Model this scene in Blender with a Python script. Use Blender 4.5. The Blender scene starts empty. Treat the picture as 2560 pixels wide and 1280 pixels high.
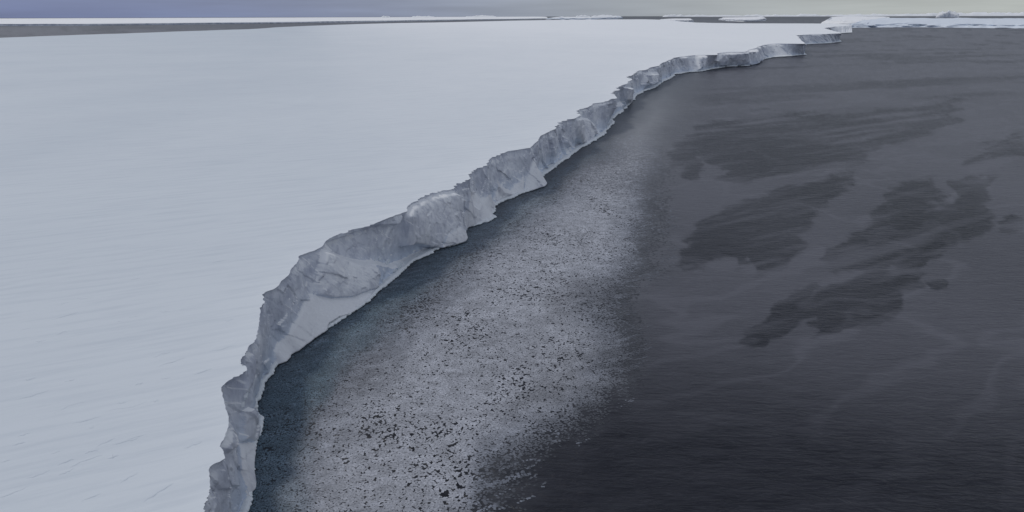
import bpy, math
import numpy as np
from mathutils import Vector, Matrix, geometry

# ------------------------------------------------------------------ camera
scene = bpy.context.scene
PW, PH, F, H = 2560.0, 1280.0, 1525.0, 120.0          # picture size, focal length in its pixels, eye height
ROLL = math.atan(7 / 2560.0)
PITCH = math.atan((640 - 41) / F)
cd = bpy.data.cameras.new('camera'); cam = bpy.data.objects.new('camera', cd)
scene.collection.objects.link(cam); scene.camera = cam
cd.sensor_width = 36.0; cd.lens = 36.0 * F / PW; cd.clip_start = 1.0; cd.clip_end = 600000.0
cam.matrix_world = Matrix.Translation((0, 0, H)) @ Matrix.Rotation(math.pi / 2 - PITCH, 4, 'X') @ Matrix.Rotation(-ROLL, 4, 'Z')

# ------------------------------------------------------------------ sky, sun, exposure
SUN_EL, SUN_AZ = math.radians(52), math.radians(-52)    # azimuth from +Y, negative to the left
world = bpy.data.worlds.new('World'); scene.world = world; world.use_nodes = True
wn, wl = world.node_tree.nodes, world.node_tree.links
wn.clear()
def N(nodes, t, **kw):
    n = nodes.new(t)
    for k, v in kw.items(): setattr(n, k, v)
    return n
w_out = N(wn, 'ShaderNodeOutputWorld'); w_bg = N(wn, 'ShaderNodeBackground')
w_bg.inputs['Strength'].default_value = 0.10
sky = N(wn, 'ShaderNodeTexSky', sky_type='NISHITA', sun_disc=False)
sky.sun_elevation = SUN_EL; sky.sun_rotation = SUN_AZ; sky.altitude = 100; sky.air_density = 1.0; sky.dust_density = 2.0
w_tc = N(wn, 'ShaderNodeTexCoord'); w_sep = N(wn, 'ShaderNodeSeparateXYZ'); wl.new(w_tc.outputs['Generated'], w_sep.inputs[0])
# overcast veil: slate blue low on the left, pale grey low on the right, even grey overhead
w_az = N(wn, 'ShaderNodeMapRange', interpolation_type='SMOOTHSTEP'); wl.new(w_sep.outputs['X'], w_az.inputs[0])
w_az.inputs[1].default_value = -0.75; w_az.inputs[2].default_value = 0.75
w_low = N(wn, 'ShaderNodeMix', data_type='RGBA'); wl.new(w_az.outputs[0], w_low.inputs[0])
w_low.inputs[6].default_value = (1.40, 1.95, 3.85, 1); w_low.inputs[7].default_value = (4.6, 4.9, 4.75, 1)
w_map = N(wn, 'ShaderNodeMapping'); w_map.inputs['Scale'].default_value = (2.2, 2.2, 34.0)
wl.new(w_tc.outputs['Generated'], w_map.inputs[0])
w_noise = N(wn, 'ShaderNodeTexNoise'); w_noise.inputs['Scale'].default_value = 1.6; w_noise.inputs['Detail'].default_value = 5.0
wl.new(w_map.outputs[0], w_noise.inputs[0])
w_str = N(wn, 'ShaderNodeMapRange'); wl.new(w_noise.outputs[0], w_str.inputs[0])
w_str.inputs[1].default_value = 0.3; w_str.inputs[2].default_value = 0.7; w_str.inputs[3].default_value = 0.82; w_str.inputs[4].default_value = 1.12
w_mul = N(wn, 'ShaderNodeMix', data_type='RGBA', blend_type='MULTIPLY'); w_mul.inputs[0].default_value = 1.0
wl.new(w_low.outputs[2], w_mul.inputs[6]); wl.new(w_str.outputs[0], w_mul.inputs[7])
w_el = N(wn, 'ShaderNodeMapRange', interpolation_type='SMOOTHSTEP'); wl.new(w_sep.outputs['Z'], w_el.inputs[0])
w_el.inputs[1].default_value = 0.028; w_el.inputs[2].default_value = 0.13
w_up = N(wn, 'ShaderNodeMix', data_type='RGBA'); wl.new(w_el.outputs[0], w_up.inputs[0]); wl.new(w_mul.outputs[2], w_up.inputs[6])
w_up.inputs[7].default_value = (3.45, 3.75, 4.45, 1)
w_mix = N(wn, 'ShaderNodeMix', data_type='RGBA'); w_mix.inputs[0].default_value = 0.88
wl.new(sky.outputs[0], w_mix.inputs[6]); wl.new(w_up.outputs[2], w_mix.inputs[7])
wl.new(w_mix.outputs[2], w_bg.inputs[0]); wl.new(w_bg.outputs[0], w_out.inputs[0])

sd = bpy.data.lights.new('sun', 'SUN'); sun = bpy.data.objects.new('sun', sd); scene.collection.objects.link(sun)
sd.energy = 1.0; sd.angle = math.radians(8); sd.color = (1.0, 0.96, 0.90)
sdir = Vector((math.sin(SUN_AZ) * math.cos(SUN_EL), math.cos(SUN_AZ) * math.cos(SUN_EL), math.sin(SUN_EL)))
sun.rotation_euler = sdir.to_track_quat('Z', 'Y').to_euler(); sun.location = (0, 0, 500)
vs = scene.view_settings; vs.view_transform = 'Standard'; vs.look = 'None'; vs.exposure = 0.0; vs.gamma = 1.0; vs.use_curve_mapping = False
scene.render.engine = 'CYCLES'; scene.cycles.use_denoising = True; scene.cycles.max_bounces = 6

# ------------------------------------------------------------------ helpers
rng = np.random.default_rng(7)
def unproj(p, z):
    """photograph pixel -> place on the level z (z number, array or function of x, y)"""
    p = np.atleast_2d(np.array(p, float)); x = (p[:, 0] - 1280) / F; y = -(p[:, 1] - 640) / F
    c, s = math.cos(ROLL), math.sin(ROLL)
    xr = c * x + s * y; yr = -s * x + c * y
    fy = math.cos(PITCH) + yr * math.sin(PITCH); fz = -math.sin(PITCH) + yr * math.cos(PITCH)
    fz = np.minimum(fz, -1e-4)
    if callable(z):
        zz = np.full(len(x), 30.0)
        for _ in range(12):
            t = (zz - H) / fz; zz = z(xr * t, fy * t)
    else: zz = z
    t = (zz - H) / fz
    return np.stack([xr * t, fy * t, np.zeros(len(x)) + zz], 1)
def proj(P):
    x, y, z = P[..., 0], P[..., 1], P[..., 2] - H
    d = y * math.cos(PITCH) - z * math.sin(PITCH); d = np.where(d < 1, 1, d)
    u = x / d; v = (y * math.sin(PITCH) + z * math.cos(PITCH)) / d
    c, s = math.cos(ROLL), math.sin(ROLL)
    return np.stack([1280 + F * (c * u - s * v), 640 - F * (s * u + c * v)], -1)
def hash3(i, j, k, seed):
    h = (i.astype(np.int64) * 374761393 + j.astype(np.int64) * 668265263 + k.astype(np.int64) * 2147483647 + seed * 974634777) & 0xFFFFFFFF
    h = ((h ^ (h >> 13)) * 1274126177) & 0xFFFFFFFF
    h = ((h ^ (h >> 16)) * 2246822519) & 0xFFFFFFFF
    return ((h ^ (h >> 15)) & 0xFFFFFF) / float(0xFFFFFF)
def vnoise(x, y, z=None, seed=0):
    """smooth noise in -1..1"""
    x = np.asarray(x, float); y = np.asarray(y, float); z = np.zeros_like(x) if z is None else np.asarray(z, float)
    i, j, k = np.floor(x), np.floor(y), np.floor(z); fx, fy, fz = x - i, y - j, z - k
    fx = fx * fx * fx * (fx * (fx * 6 - 15) + 10); fy = fy * fy * fy * (fy * (fy * 6 - 15) + 10); fz = fz * fz * (3 - 2 * fz)
    r = 0
    for a in (0, 1):
        for b in (0, 1):
            for c in (0, 1):
                r = r + (fx if a else 1 - fx) * (fy if b else 1 - fy) * (fz if c else 1 - fz) * hash3(i + a, j + b, k + c, seed)
    return 2 * r - 1
def fbm(x, y, z=None, o=4, seed=0, gain=0.5):
    r = 0; a = 1.0; t = 0; z = np.zeros_like(np.asarray(x, float)) if z is None else z
    for q in range(o):
        r = r + a * vnoise(x * 2 ** q + 17.3 * q, y * 2 ** q - 9.1 * q, z * 2 ** q + 3.7 * q, seed + q); t += a; a *= gain
    return r / t
def sstep(a, b, x):
    t = np.clip((x - a) / (b - a), 0, 1); return t * t * (3 - 2 * t)
def sdist(P, poly):
    """signed distance to a polygon, inside positive"""
    poly = np.array(poly, float); x, y = P[..., 0], P[..., 1]
    d = np.full(x.shape, 1e18); ins = np.zeros(x.shape, bool)
    for a, b in zip(poly, np.roll(poly, -1, 0)):
        ex, ey = b - a; wx, wy = x - a[0], y - a[1]
        t = np.clip((wx * ex + wy * ey) / max(ex * ex + ey * ey, 1e-9), 0, 1)
        d = np.minimum(d, (wx - ex * t) ** 2 + (wy - ey * t) ** 2)
        c = ((a[1] > y) != (b[1] > y)) & (x < ex * (y - a[1]) / (ey if abs(ey) > 1e-12 else 1e-12) + a[0])
        ins ^= c
    d = np.sqrt(d); return np.where(ins, d, -d)
def soft(P, poly, w):
    lo = np.min(poly, 0) - 2 * w; hi = np.max(poly, 0) + 2 * w
    m = (P[..., 0] > lo[0]) & (P[..., 0] < hi[0]) & (P[..., 1] > lo[1]) & (P[..., 1] < hi[1])
    r = np.zeros(P.shape[:-1]); 
    if m.any(): r[m] = sstep(-w, w, sdist(P[m], poly))
    return r
def resample(a, n=None, step=None):
    d = np.r_[0, np.cumsum(np.linalg.norm(np.diff(a, axis=0), axis=1))]
    s = np.linspace(0, d[-1], n); return np.stack([np.interp(s, d, a[:, i]) for i in range(a.shape[1])], 1)
def smooth1(a, k):
    if k < 2: return a
    w = np.hanning(2 * k + 1); w /= w.sum()
    pad = np.concatenate([np.repeat(a[:1], k, 0), a, np.repeat(a[-1:], k, 0)])
    return np.stack([np.convolve(pad[:, i], w, 'valid') for i in range(a.shape[1])], 1)
C = scene.collection
def mesh_obj(name, V, Fc, mat, parent=None, shade=True, normals=None, attrs=None):
    me = bpy.data.meshes.new(name)
    V = np.asarray(V, np.float32)
    if isinstance(Fc, np.ndarray):
        k = Fc.shape[1]; me.vertices.add(len(V)); me.vertices.foreach_set('co', V.ravel())
        me.loops.add(Fc.size); me.loops.foreach_set('vertex_index', Fc.ravel().astype(np.int32))
        me.polygons.add(len(Fc)); me.polygons.foreach_set('loop_start', np.arange(len(Fc), dtype=np.int32) * k)
    else: me.from_pydata(V.tolist(), [], Fc)
    me.update(calc_edges=True)
    me.polygons.foreach_set('use_smooth', np.full(len(me.polygons), shade))
    for an, (dom, val) in (attrs or {}).items():
        val = np.asarray(val, np.float32)
        if val.ndim == 1: at = me.attributes.new(an, 'FLOAT', dom); at.data.foreach_set('value', val)
        else:
            at = me.attributes.new(an, 'FLOAT_COLOR', dom); at.data.foreach_set('color', np.c_[val, np.ones(len(val))].astype(np.float32).ravel())
    if normals is not None: me.normals_split_custom_set_from_vertices(np.asarray(normals, np.float32).tolist())
    me.materials.append(mat)
    o = bpy.data.objects.new(name, me); C.objects.link(o)
    if parent is not None: o.parent = parent
    return o
def thing(name, label, cat, loc=(0, 0, 0), group=None):
    o = bpy.data.objects.new(name, None); C.objects.link(o); o.location = loc; o.empty_display_size = 10
    o['label'] = label; o['category'] = cat
    if group: o['group'] = group
    return o
def grid_faces(nu, nv):
    a = np.arange((nu - 1) * (nv - 1)); i, j = a // (nv - 1), a % (nv - 1)
    q = i * nv + j; return np.stack([q, q + 1, q + nv + 1, q + nv], 1)
def grid_normals(G):
    du = np.gradient(G, axis=0); dv = np.gradient(G, axis=1); n = np.cross(dv, du)
    return n / np.maximum(np.linalg.norm(n, axis=-1, keepdims=True), 1e-9)

# ------------------------------------------------------------------ materials
def material(name):
    m = bpy.data.materials.new(name); m.use_nodes = True
    nt = m.node_tree; b = nt.nodes['Principled BSDF']; return m, nt.nodes, nt.links, b
def tex(nodes, links, scale, detail=4, stretch=(1, 1, 1), rot=0.0, rough=0.55, kind='Object', distort=0.0):
    tc = nodes.new('ShaderNodeTexCoord'); mp = nodes.new('ShaderNodeMapping')
    # turn first, then stretch
    mp0 = nodes.new('ShaderNodeMapping'); mp0.inputs['Rotation'].default_value = (0, 0, rot)
    links.new(tc.outputs[kind], mp0.inputs[0]); links.new(mp0.outputs[0], mp.inputs[0])
    mp.inputs['Scale'].default_value = stretch
    n = nodes.new('ShaderNodeTexNoise'); n.inputs['Scale'].default_value = scale; n.inputs['Detail'].default_value = detail
    n.inputs['Roughness'].default_value = rough; n.inputs['Distortion'].default_value = distort
    links.new(mp.outputs[0], n.inputs[0]); return n
def ramp(nodes, links, src, stops):
    r = nodes.new('ShaderNodeValToRGB'); links.new(src, r.inputs[0])
    e = r.color_ramp.elements
    e[0].position, e[0].color = stops[0][0], (*stops[0][1], 1); e[1].position, e[1].color = stops[-1][0], (*stops[-1][1], 1)
    for p, c in stops[1:-1]: k = e.new(p); k.color = (*c, 1)
    return r
def bump(nodes, links, src, strength, dist, prev=None):
    b = nodes.new('ShaderNodeBump'); b.inputs['Strength'].default_value = strength; b.inputs['Distance'].default_value = dist
    links.new(src, b.inputs['Height'])
    if prev: links.new(prev.outputs[0], b.inputs['Normal'])
    return b
def mixc(nodes, links, fac, a, b, blend='MIX'):
    m = nodes.new('ShaderNodeMix'); m.data_type = 'RGBA'; m.blend_type = blend
    for s, v in ((0, fac), (6, a), (7, b)):
        if isinstance(v, (int, float)): m.inputs[s].default_value = v
        elif isinstance(v, tuple): m.inputs[s].default_value = (*v, 1)
        else: links.new(v, m.inputs[s])
    return m.outputs[2]

WIND = math.radians(-24)        # the wind-carved ridges run this way
def snow_mat(name, c0, c1, lit_tone=None):
    m, n, l, b = material(name)
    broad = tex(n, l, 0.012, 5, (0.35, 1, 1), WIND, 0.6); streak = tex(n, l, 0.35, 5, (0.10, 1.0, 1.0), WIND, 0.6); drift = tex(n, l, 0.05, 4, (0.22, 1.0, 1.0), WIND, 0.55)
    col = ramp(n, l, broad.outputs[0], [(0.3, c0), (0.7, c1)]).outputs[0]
    if lit_tone:                                     # brighter light painted into the colour: snow whitens toward the seaward side
        at = n.new('ShaderNodeAttribute'); at.attribute_name = 'lit_tone'; col = mixc(n, l, at.outputs['Fac'], col, lit_tone)
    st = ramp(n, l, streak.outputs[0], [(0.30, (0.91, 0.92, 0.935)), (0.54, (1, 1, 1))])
    l.new(mixc(n, l, 1.0, col, st.outputs[0], 'MULTIPLY'), b.inputs['Base Color'])
    b0 = bump(n, l, drift.outputs[0], 0.5, 1.6); b1 = bump(n, l, streak.outputs[0], 0.35, 0.5, b0); fine = tex(n, l, 1.2, 4, (0.25, 1, 1), WIND)
    b2 = bump(n, l, fine.outputs[0], 0.25, 0.15, b1); l.new(b2.outputs[0], b.inputs['Normal'])
    b.inputs['Roughness'].default_value = 0.65; b.inputs['Specular IOR Level'].default_value = 0.3
    return m
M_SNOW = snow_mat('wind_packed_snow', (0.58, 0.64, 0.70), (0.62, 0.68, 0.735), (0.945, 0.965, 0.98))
M_SNOW_FAR = snow_mat('sunlit_far_snow', (0.95, 0.96, 0.97), (0.97, 0.975, 0.98))  # sun patch on the far ice put into this whiter snow colour

def ice_mat(name, dark, light, snow, blue=None, k=1.0):
    m, n, l, b = material(name)
    big = tex(n, l, 0.05 * k, 6, (1, 1, 1.3), 0, 0.55, distort=0.15)
    strata = tex(n, l, 0.30 * k, 7, (1.0, 1.0, 0.30), 0, 0.66, distort=0.4)
    layer = tex(n, l, 0.10 * k, 4, (0.25, 0.25, 3.5), 0, 0.6, distort=0.2)
    col = ramp(n, l, big.outputs[0], [(0.36, dark), (0.53, tuple((p + q) / 2 for p, q in zip(dark, light))), (0.68, light)]).outputs[0]
    stc = ramp(n, l, strata.outputs[0], [(0.36, (0.78, 0.79, 0.83)), (0.54, (1, 1, 1))])
    col = mixc(n, l, 1.0, col, stc.outputs[0], 'MULTIPLY')
    lyc = ramp(n, l, layer.outputs[0], [(0.40, (0.985, 0.985, 0.99)), (0.56, (1, 1, 1))]); col = mixc(n, l, 1.0, col, lyc.outputs[0], 'MULTIPLY')
    geo = n.new('ShaderNodeNewGeometry'); sep = n.new('ShaderNodeSeparateXYZ'); l.new(geo.outputs['Normal'], sep.inputs[0])
    if blue:
        pz = n.new('ShaderNodeSeparateXYZ'); l.new(geo.outputs['Position'], pz.inputs[0])
        bl = n.new('ShaderNodeMapRange'); l.new(pz.outputs['Z'], bl.inputs[0]); bl.inputs[1].default_value = 16; bl.inputs[2].default_value = 3
        bl.inputs[3].default_value = 0.0; bl.inputs[4].default_value = 0.6
        col = mixc(n, l, bl.outputs[0], col, blue)
    add = n.new('ShaderNodeMath'); add.operation = 'MULTIPLY_ADD'; l.new(big.outputs[0], add.inputs[0]); add.inputs[1].default_value = 0.5; l.new(sep.outputs['Z'], add.inputs[2])
    mr = n.new('ShaderNodeMapRange'); l.new(add.outputs[0], mr.inputs[0]); mr.inputs[1].default_value = 0.52; mr.inputs[2].default_value = 0.85
    col = mixc(n, l, mr.outputs[0], col, snow)
    l.new(col, b.inputs['Base Color'])
    b1 = bump(n, l, strata.outputs[0], 0.65, 1.0); f = tex(n, l, 0.5, 7, (1.2, 1.2, 0.8), 0, 0.7)
    b2 = bump(n, l, f.outputs[0], 0.55, 0.7, b1); l.new(b2.outputs[0], b.inputs['Normal'])
    b.inputs['Roughness'].default_value = 0.55; b.inputs['Specular IOR Level'].default_value = 0.4
    return m
M_ICE = ice_mat('cliff_ice', (0.60, 0.63, 0.71), (0.89, 0.91, 0.95), (0.94, 0.95, 0.96), (0.66, 0.755, 0.89))
M_BUTT = ice_mat('buttress_ice', (0.72, 0.74, 0.80), (0.91, 0.92, 0.95), (0.94, 0.95, 0.96))
M_APRON = ice_mat('drifted_snow_on_cliff', (0.86, 0.86, 0.88), (0.92, 0.92, 0.935), (0.93, 0.935, 0.945))
M_FOOT = ice_mat('ice_foot_rime', (0.76, 0.82, 0.85), (0.88, 0.92, 0.93), (0.90, 0.93, 0.94))
M_BERG = ice_mat('far_berg_ice', (0.42, 0.47, 0.57), (0.76, 0.80, 0.86), (0.90, 0.92, 0.94), None, 0.22)
M_BLUE = ice_mat('blue_berg_ice', (0.58, 0.68, 0.84), (0.90, 0.93, 0.96), (0.78, 0.84, 0.91), None, 0.10)

# the sea: near-black water, ripple crests running across the view
def ripples(n, l, k1, k2):
    r1 = tex(n, l, 0.60, 3, (0.23, 1.0, 1), 0.05, 0.6, distort=0.7); r2 = tex(n, l, 0.13, 3, (0.28, 1.0, 1), -0.05, 0.5, distort=0.3)
    b1 = bump(n, l, r2.outputs[0], k2, 0.9); return bump(n, l, r1.outputs[0], k1, 1.0, b1)
def water(n, l, b):
    b.inputs['Base Color'].default_value = (0.004, 0.005, 0.011, 1); b.inputs['IOR'].default_value = 1.333
    b.inputs['Roughness'].default_value = 0.36; l.new(ripples(n, l, 0.9, 0.7).outputs[0], b.inputs['Normal'])
def sea_mat():
    m, n, l, b = material('dark_sea_water'); water(n, l, b); return m
M_SEA = sea_mat()
def film_mat():
    """skin of new ice on the water; cover says how much of it there is"""
    m, n, l, b = material('grease_ice_film')
    at = n.new('ShaderNodeAttribute'); at.attribute_name = 'cover'; tint = n.new('ShaderNodeAttribute'); tint.attribute_name = 'tint'
    l.new(tint.outputs['Color'], b.inputs['Base Color']); b.inputs['Roughness'].default_value = 0.38; b.inputs['IOR'].default_value = 1.31
    l.new(ripples(n, l, 0.45, 0.35).outputs[0], b.inputs['Normal'])
    wb = n.new('ShaderNodeBsdfPrincipled'); water(n, l, wb)
    mx = n.new('ShaderNodeMixShader'); out = n['Material Output']
    fine = tex(n, l, 0.22, 7, (0.30, 1.0, 1), 0.05, 0.7)
    ad = n.new('ShaderNodeMath'); ad.operation = 'MULTIPLY_ADD'; l.new(fine.outputs[0], ad.inputs[0]); ad.inputs[1].default_value = 0.5; l.new(at.outputs['Fac'], ad.inputs[2])
    mr = n.new('ShaderNodeMapRange'); l.new(ad.outputs[0], mr.inputs[0]); mr.inputs[1].default_value = 0.28; mr.inputs[2].default_value = 1.15
    l.new(mr.outputs[0], mx.inputs[0]); l.new(wb.outputs[0], mx.inputs[1]); l.new(b.outputs[0], mx.inputs[2]); l.new(mx.outputs[0], out.inputs[0])
    return m
M_FILM = film_mat()
def floe_mat():
    m, n, l, b = material('pancake_ice')
    at = n.new('ShaderNodeAttribute'); at.attribute_name = 'tint'
    f = tex(n, l, 1.6, 5); r = ramp(n, l, f.outputs[0], [(0.3, (0.72, 0.73, 0.76)), (0.65, (1.1, 1.1, 1.1))])
    l.new(mixc(n, l, 1.0, at.outputs['Color'], r.outputs[0], 'MULTIPLY'), b.inputs['Base Color'])
    b.inputs['Roughness'].default_value = 0.5; b.inputs['Specular IOR Level'].default_value = 0.3
    return m
M_FLOE = floe_mat()

# ------------------------------------------------------------------ the sea
rad = np.concatenate([[0], np.geomspace(40, 400000, 60)]); ang = np.linspace(0, 2 * np.pi, 97)[:-1]
V = np.concatenate([[[0, 0, 0]]] + [np.stack([r * np.cos(ang), r * np.sin(ang), 0 * ang], 1) for r in rad[1:]])
Fs = [[0, 1 + i, 1 + (i + 1) % 96] for i in range(96)]
for q in range(len(rad) - 2):
    a = 1 + q * 96; Fs += [[a + i, a + 96 + i, a + 96 + (i + 1) % 96, a + (i + 1) % 96] for i in range(96)]
sea = mesh_obj('sea', V, Fs, M_SEA, shade=False); sea['kind'] = 'structure'; sea['label'] = 'dark grey polar sea with fine ripples'

# ------------------------------------------------------------------ the great ice shelf
def ztop(x, y):
    r = np.hypot(x, y)
    z = np.interp(r, [0, 110, 200, 300, 700, 1500, 2600, 4500, 9000, 60000], [24.3, 24.3, 26.6, 29.5, 31.5, 35, 39, 45, 46, 46])
    return z + 0.5 * vnoise(x / 170.0, y / 170.0, seed=3) + 0.15 * vnoise(x / 37.0, y / 60.0, seed=4)
TP = [(511.9,1261),(518.7,1223.7),(526,1192.5),(523.4,1172),(529.7,1161),(550,1155),(562.5,1145.6),(558.7,1126.9),(546.9,1112.8),(561,1095.6),(570.3,1067.5),(571.2,1042.5),(562.5,1017.5),(557.8,986),(552.5,969),(567.2,953.4),(587.5,939.4),(603,930),(612.5,920.6),(603,914),(594.4,906.6),(600.6,891),(616,877),(625.6,860),(641,850.6),(642.8,832),(649,804),(650.6,778.8),(651.6,763),(664.7,757),(660,747.5),(655.3,736.6),(666,728.8),(682,724),(697.5,713),(700.6,703.8),(716,692.8),(725,685),(727,674),(738,660),(746,650.6),(746,641),(763,633.4),(785,627),(807,616),(816,600.6),(835,590.5),(857,584.5),(897.5,570.5),(930,560),(970,545),(995,536),(1020,527.5),(1016,520),(1023.8,510),(1042.5,502.5),(1050,495),(1070,487.5),(1100,478.8),(1127.5,471),(1132.5,465),(1150,456),(1171,446),(1178.5,432),(1191,421),(1213,413.7),(1225,403.8),(1230,394),(1258,384),(1268,378.7),(1326,369.5),(1334,361),(1348,351),(1350,340),(1364.5,332.7),(1389.7,320.6),(1398.5,314),(1405,306.4),(1437.8,295.5),(1444.4,286.7),(1443,278),(1449.9,272.5),(1477,264.8),(1481.6,258.3),(1505.7,256),(1525,251),(1527.5,247.3),(1542,246.3),(1536,237.5),(1539.5,227),(1549,216.7),(1567.8,210),(1569,204.7),(1582,199),(1572,192.7),(1585,186),(1594,179.5),(1613.8,174),(1626.9,168.6),(1648.8,164),(1655,156.6),(1675,150),(1683.8,144.5),(1716.6,140),(1742.8,137.3),(1793,137.3),(1794,133),(1817,129.9),(1865,129.9),(1869.7,124.8),(1889.4,120.5),(1900,115),(1933,108.9),(2012,109.5)]
BP = [(620,1280),(629.7,1252),(625,1239),(631,1223.8),(631,1180),(632.8,1155),(640.6,1123.8),(648,1095.6),(657.8,1070.6),(663.4,1053.4),(656,1041),(645,1037.8),(646.9,1005),(654.7,1000),(659.4,976.9),(662.5,958),(675,947),(686.9,936),(687,924),(700,912.8),(718.8,898.8),(722.5,888),(741,880),(760,866),(785,846),(806.9,835),(816,825.6),(869.4,791),(906.9,769.4),(935,747.5),(947.5,731.9),(969.4,713),(991,694.4),(1016,672.5),(1030,660),(1067.5,640),(1102.5,622.5),(1137.5,616),(1157.5,606),(1163.8,600),(1158.8,590),(1160,580),(1170,571),(1200,561),(1230,551),(1237.5,545),(1231,540),(1238,522.5),(1236,516),(1255,507.5),(1281,498),(1302,486),(1326,479),(1356,467),(1362.5,461),(1354,445),(1367.8,434.4),(1400.6,411),(1420,395),(1446.6,374),(1464,365.5),(1497,346.5),(1516,330),(1530.5,315),(1534,300),(1546,285.6),(1567.5,272),(1571,263.5),(1593.5,239),(1609,230),(1641,219.5),(1657.5,204.7),(1681.6,193.8),(1688,187),(1721,181.7),(1751.6,179.5),(1791,171.9),(1817,167.5),(1872,165.3),(1889.4,158.8),(1911,149),(1935.3,143.9),(1981,141),(2013,137.3)]
tw = unproj(TP, ztop)[:, :2]; bw = unproj(BP, 0.0)[:, :2]
tw = np.concatenate([[(-70, -140), (-52, -70), (-47, 0), (-53, 55)], tw]); bw = np.concatenate([[(-64, -140), (-46, -70), (-42, 0), (-50, 55), (-61, 92)], bw])
def logsample(a, n):
    d = np.r_[0, np.cumsum(np.hypot(*np.diff(a, axis=0).T))]; s = np.linspace(0, d[-1], 20000)
    p = np.stack([np.interp(s, d, a[:, i]) for i in (0, 1)], 1); w = 1 / np.maximum(np.hypot(p[:, 0], p[:, 1]), 90)
    c = np.cumsum(w); c = (c - c[0]) / (c[-1] - c[0]); t = np.interp(np.linspace(0, 1, n), c, s)
    return np.stack([np.interp(t, d, a[:, i]) for i in (0, 1)], 1)
n0 = 620
ta, ba = logsample(tw, n0), logsample(bw, n0)
# which foot of the cliff belongs to which brink: cheapest order-keeping pairing
cost = np.hypot(ta[:, None, 0] - ba[None, :, 0], ta[:, None, 1] - ba[None, :, 1]) / np.maximum(np.hypot(ta[:, 0], ta[:, 1]), 90)[:, None]
D = np.full((n0, n0), 1e9); D[0, 0] = cost[0, 0]; Bk = np.zeros((n0, n0), np.int8)
cl = cost.tolist(); Dl = D.tolist(); BAND = 70; PEN = 0.004
for i in range(n0):
    Di = Dl[i]; Dm = Dl[i - 1] if i else None; ci = cl[i]
    for j in range(max(0, i - BAND), min(n0, i + BAND)):
        if i == 0 and j == 0: continue
        a = Dm[j - 1] if i and j else 1e9; b_ = Dm[j] + PEN if i else 1e9; c_ = Di[j - 1] + PEN if j else 1e9
        m = min(a, b_, c_); Di[j] = m + ci[j]; Bk[i, j] = 0 if m == a else (1 if m == b_ else 2)
path = [(n0 - 1, n0 - 1)]
while path[-1] != (0, 0):
    i, j = path[-1]; k = Bk[i, j]; path.append((i - 1, j - 1) if k == 0 else ((i - 1, j) if k == 1 else (i, j - 1)))
path = np.array(path[::-1], float); path = smooth1(path, 9)
NU = 3300
q = np.linspace(0, len(path) - 1, NU); ii = np.interp(q, np.arange(len(path)), path[:, 0]); jj = np.interp(q, np.arange(len(path)), path[:, 1])
lerpc = lambda a, t: np.stack([np.interp(t, np.arange(len(a)), a[:, k]) for k in (0, 1)], 1)
sections = [(lerpc(ta, ii), lerpc(ba, jj))]
# the two headlands behind: their hidden backs and their fronts
def back(px, o0, o1, n):
    t = resample(unproj(px, ztop)[:, :2], n); s = np.linspace(0, 1, n)[:, None]; return t, t + (1 - s) * o0 + s * o1
h2t, h2b = resample(unproj([(1990,88.5),(2003,87.5),(2008,87),(2050,85.2),(2062,85.3),(2085,84),(2104,83.5)], ztop)[:, :2], 260), resample(unproj([(1994,113),(2012,112),(2040,110.4),(2075,108.7),(2104,105)], 0.0)[:, :2], 260)
h3t, h3b = resample(unproj([(2060,70.5),(2075,68),(2092,66),(2110,65),(2131,63)], ztop)[:, :2], 200), resample(unproj([(2068,85.5),(2092,84.5),(2115,82.8),(2131,82)], 0.0)[:, :2], 200)
mt, mb = sections[0]
sections.append(back([(2012,109.5),(2007,105),(2002,99),(1997,95),(1999,92.5),(1990,88.5)], mb[-1] - mt[-1], h2b[0] - h2t[0], 200)); sections.append((h2t, h2b))
sections.append(back([(2104,83.5),(2098,81),(2084,77),(2074,74),(2060,70.5)], h2b[-1] - h2t[-1], h3b[0] - h3t[0], 140)); sections.append((h3t, h3b))
sections.append(back([(2131,63),(2124,61.5),(2100,60.3),(2082,59.4)], h3b[-1] - h3t[-1], np.array((20., 10.)), 80))
cuts = [0]; TT, BB = [], []
for t, b_ in sections:
    TT.append(t if not TT else t[1:]); BB.append(b_ if not BB else b_[1:]); cuts.append(sum(map(len, TT)) - 1)
TT, BB = np.concatenate(TT), np.concatenate(BB); NU = len(TT)
R = np.hypot(TT[:, 0], TT[:, 1])
def outward(c, k):
    s = smooth1(c, k); t = np.gradient(s, axis=0); t /= np.maximum(np.linalg.norm(t, axis=1, keepdims=True), 1e-9); return np.stack([t[:, 1], -t[:, 0]], 1)
NT, NB = outward(TT, 25), outward(BB, 25); NM = outward((TT + BB) / 2, 60)
NM = smooth1(NM, 20); NM /= np.linalg.norm(NM, axis=1, keepdims=True)
sT = np.r_[0, np.cumsum(np.hypot(*np.diff(TT, axis=0).T))]; sB = np.r_[0, np.cumsum(np.hypot(*np.diff(BB, axis=0).T))]
sc_ = np.clip(R / 500.0, 0.55, 4.0)
z0 = np.zeros(NU)
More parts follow.
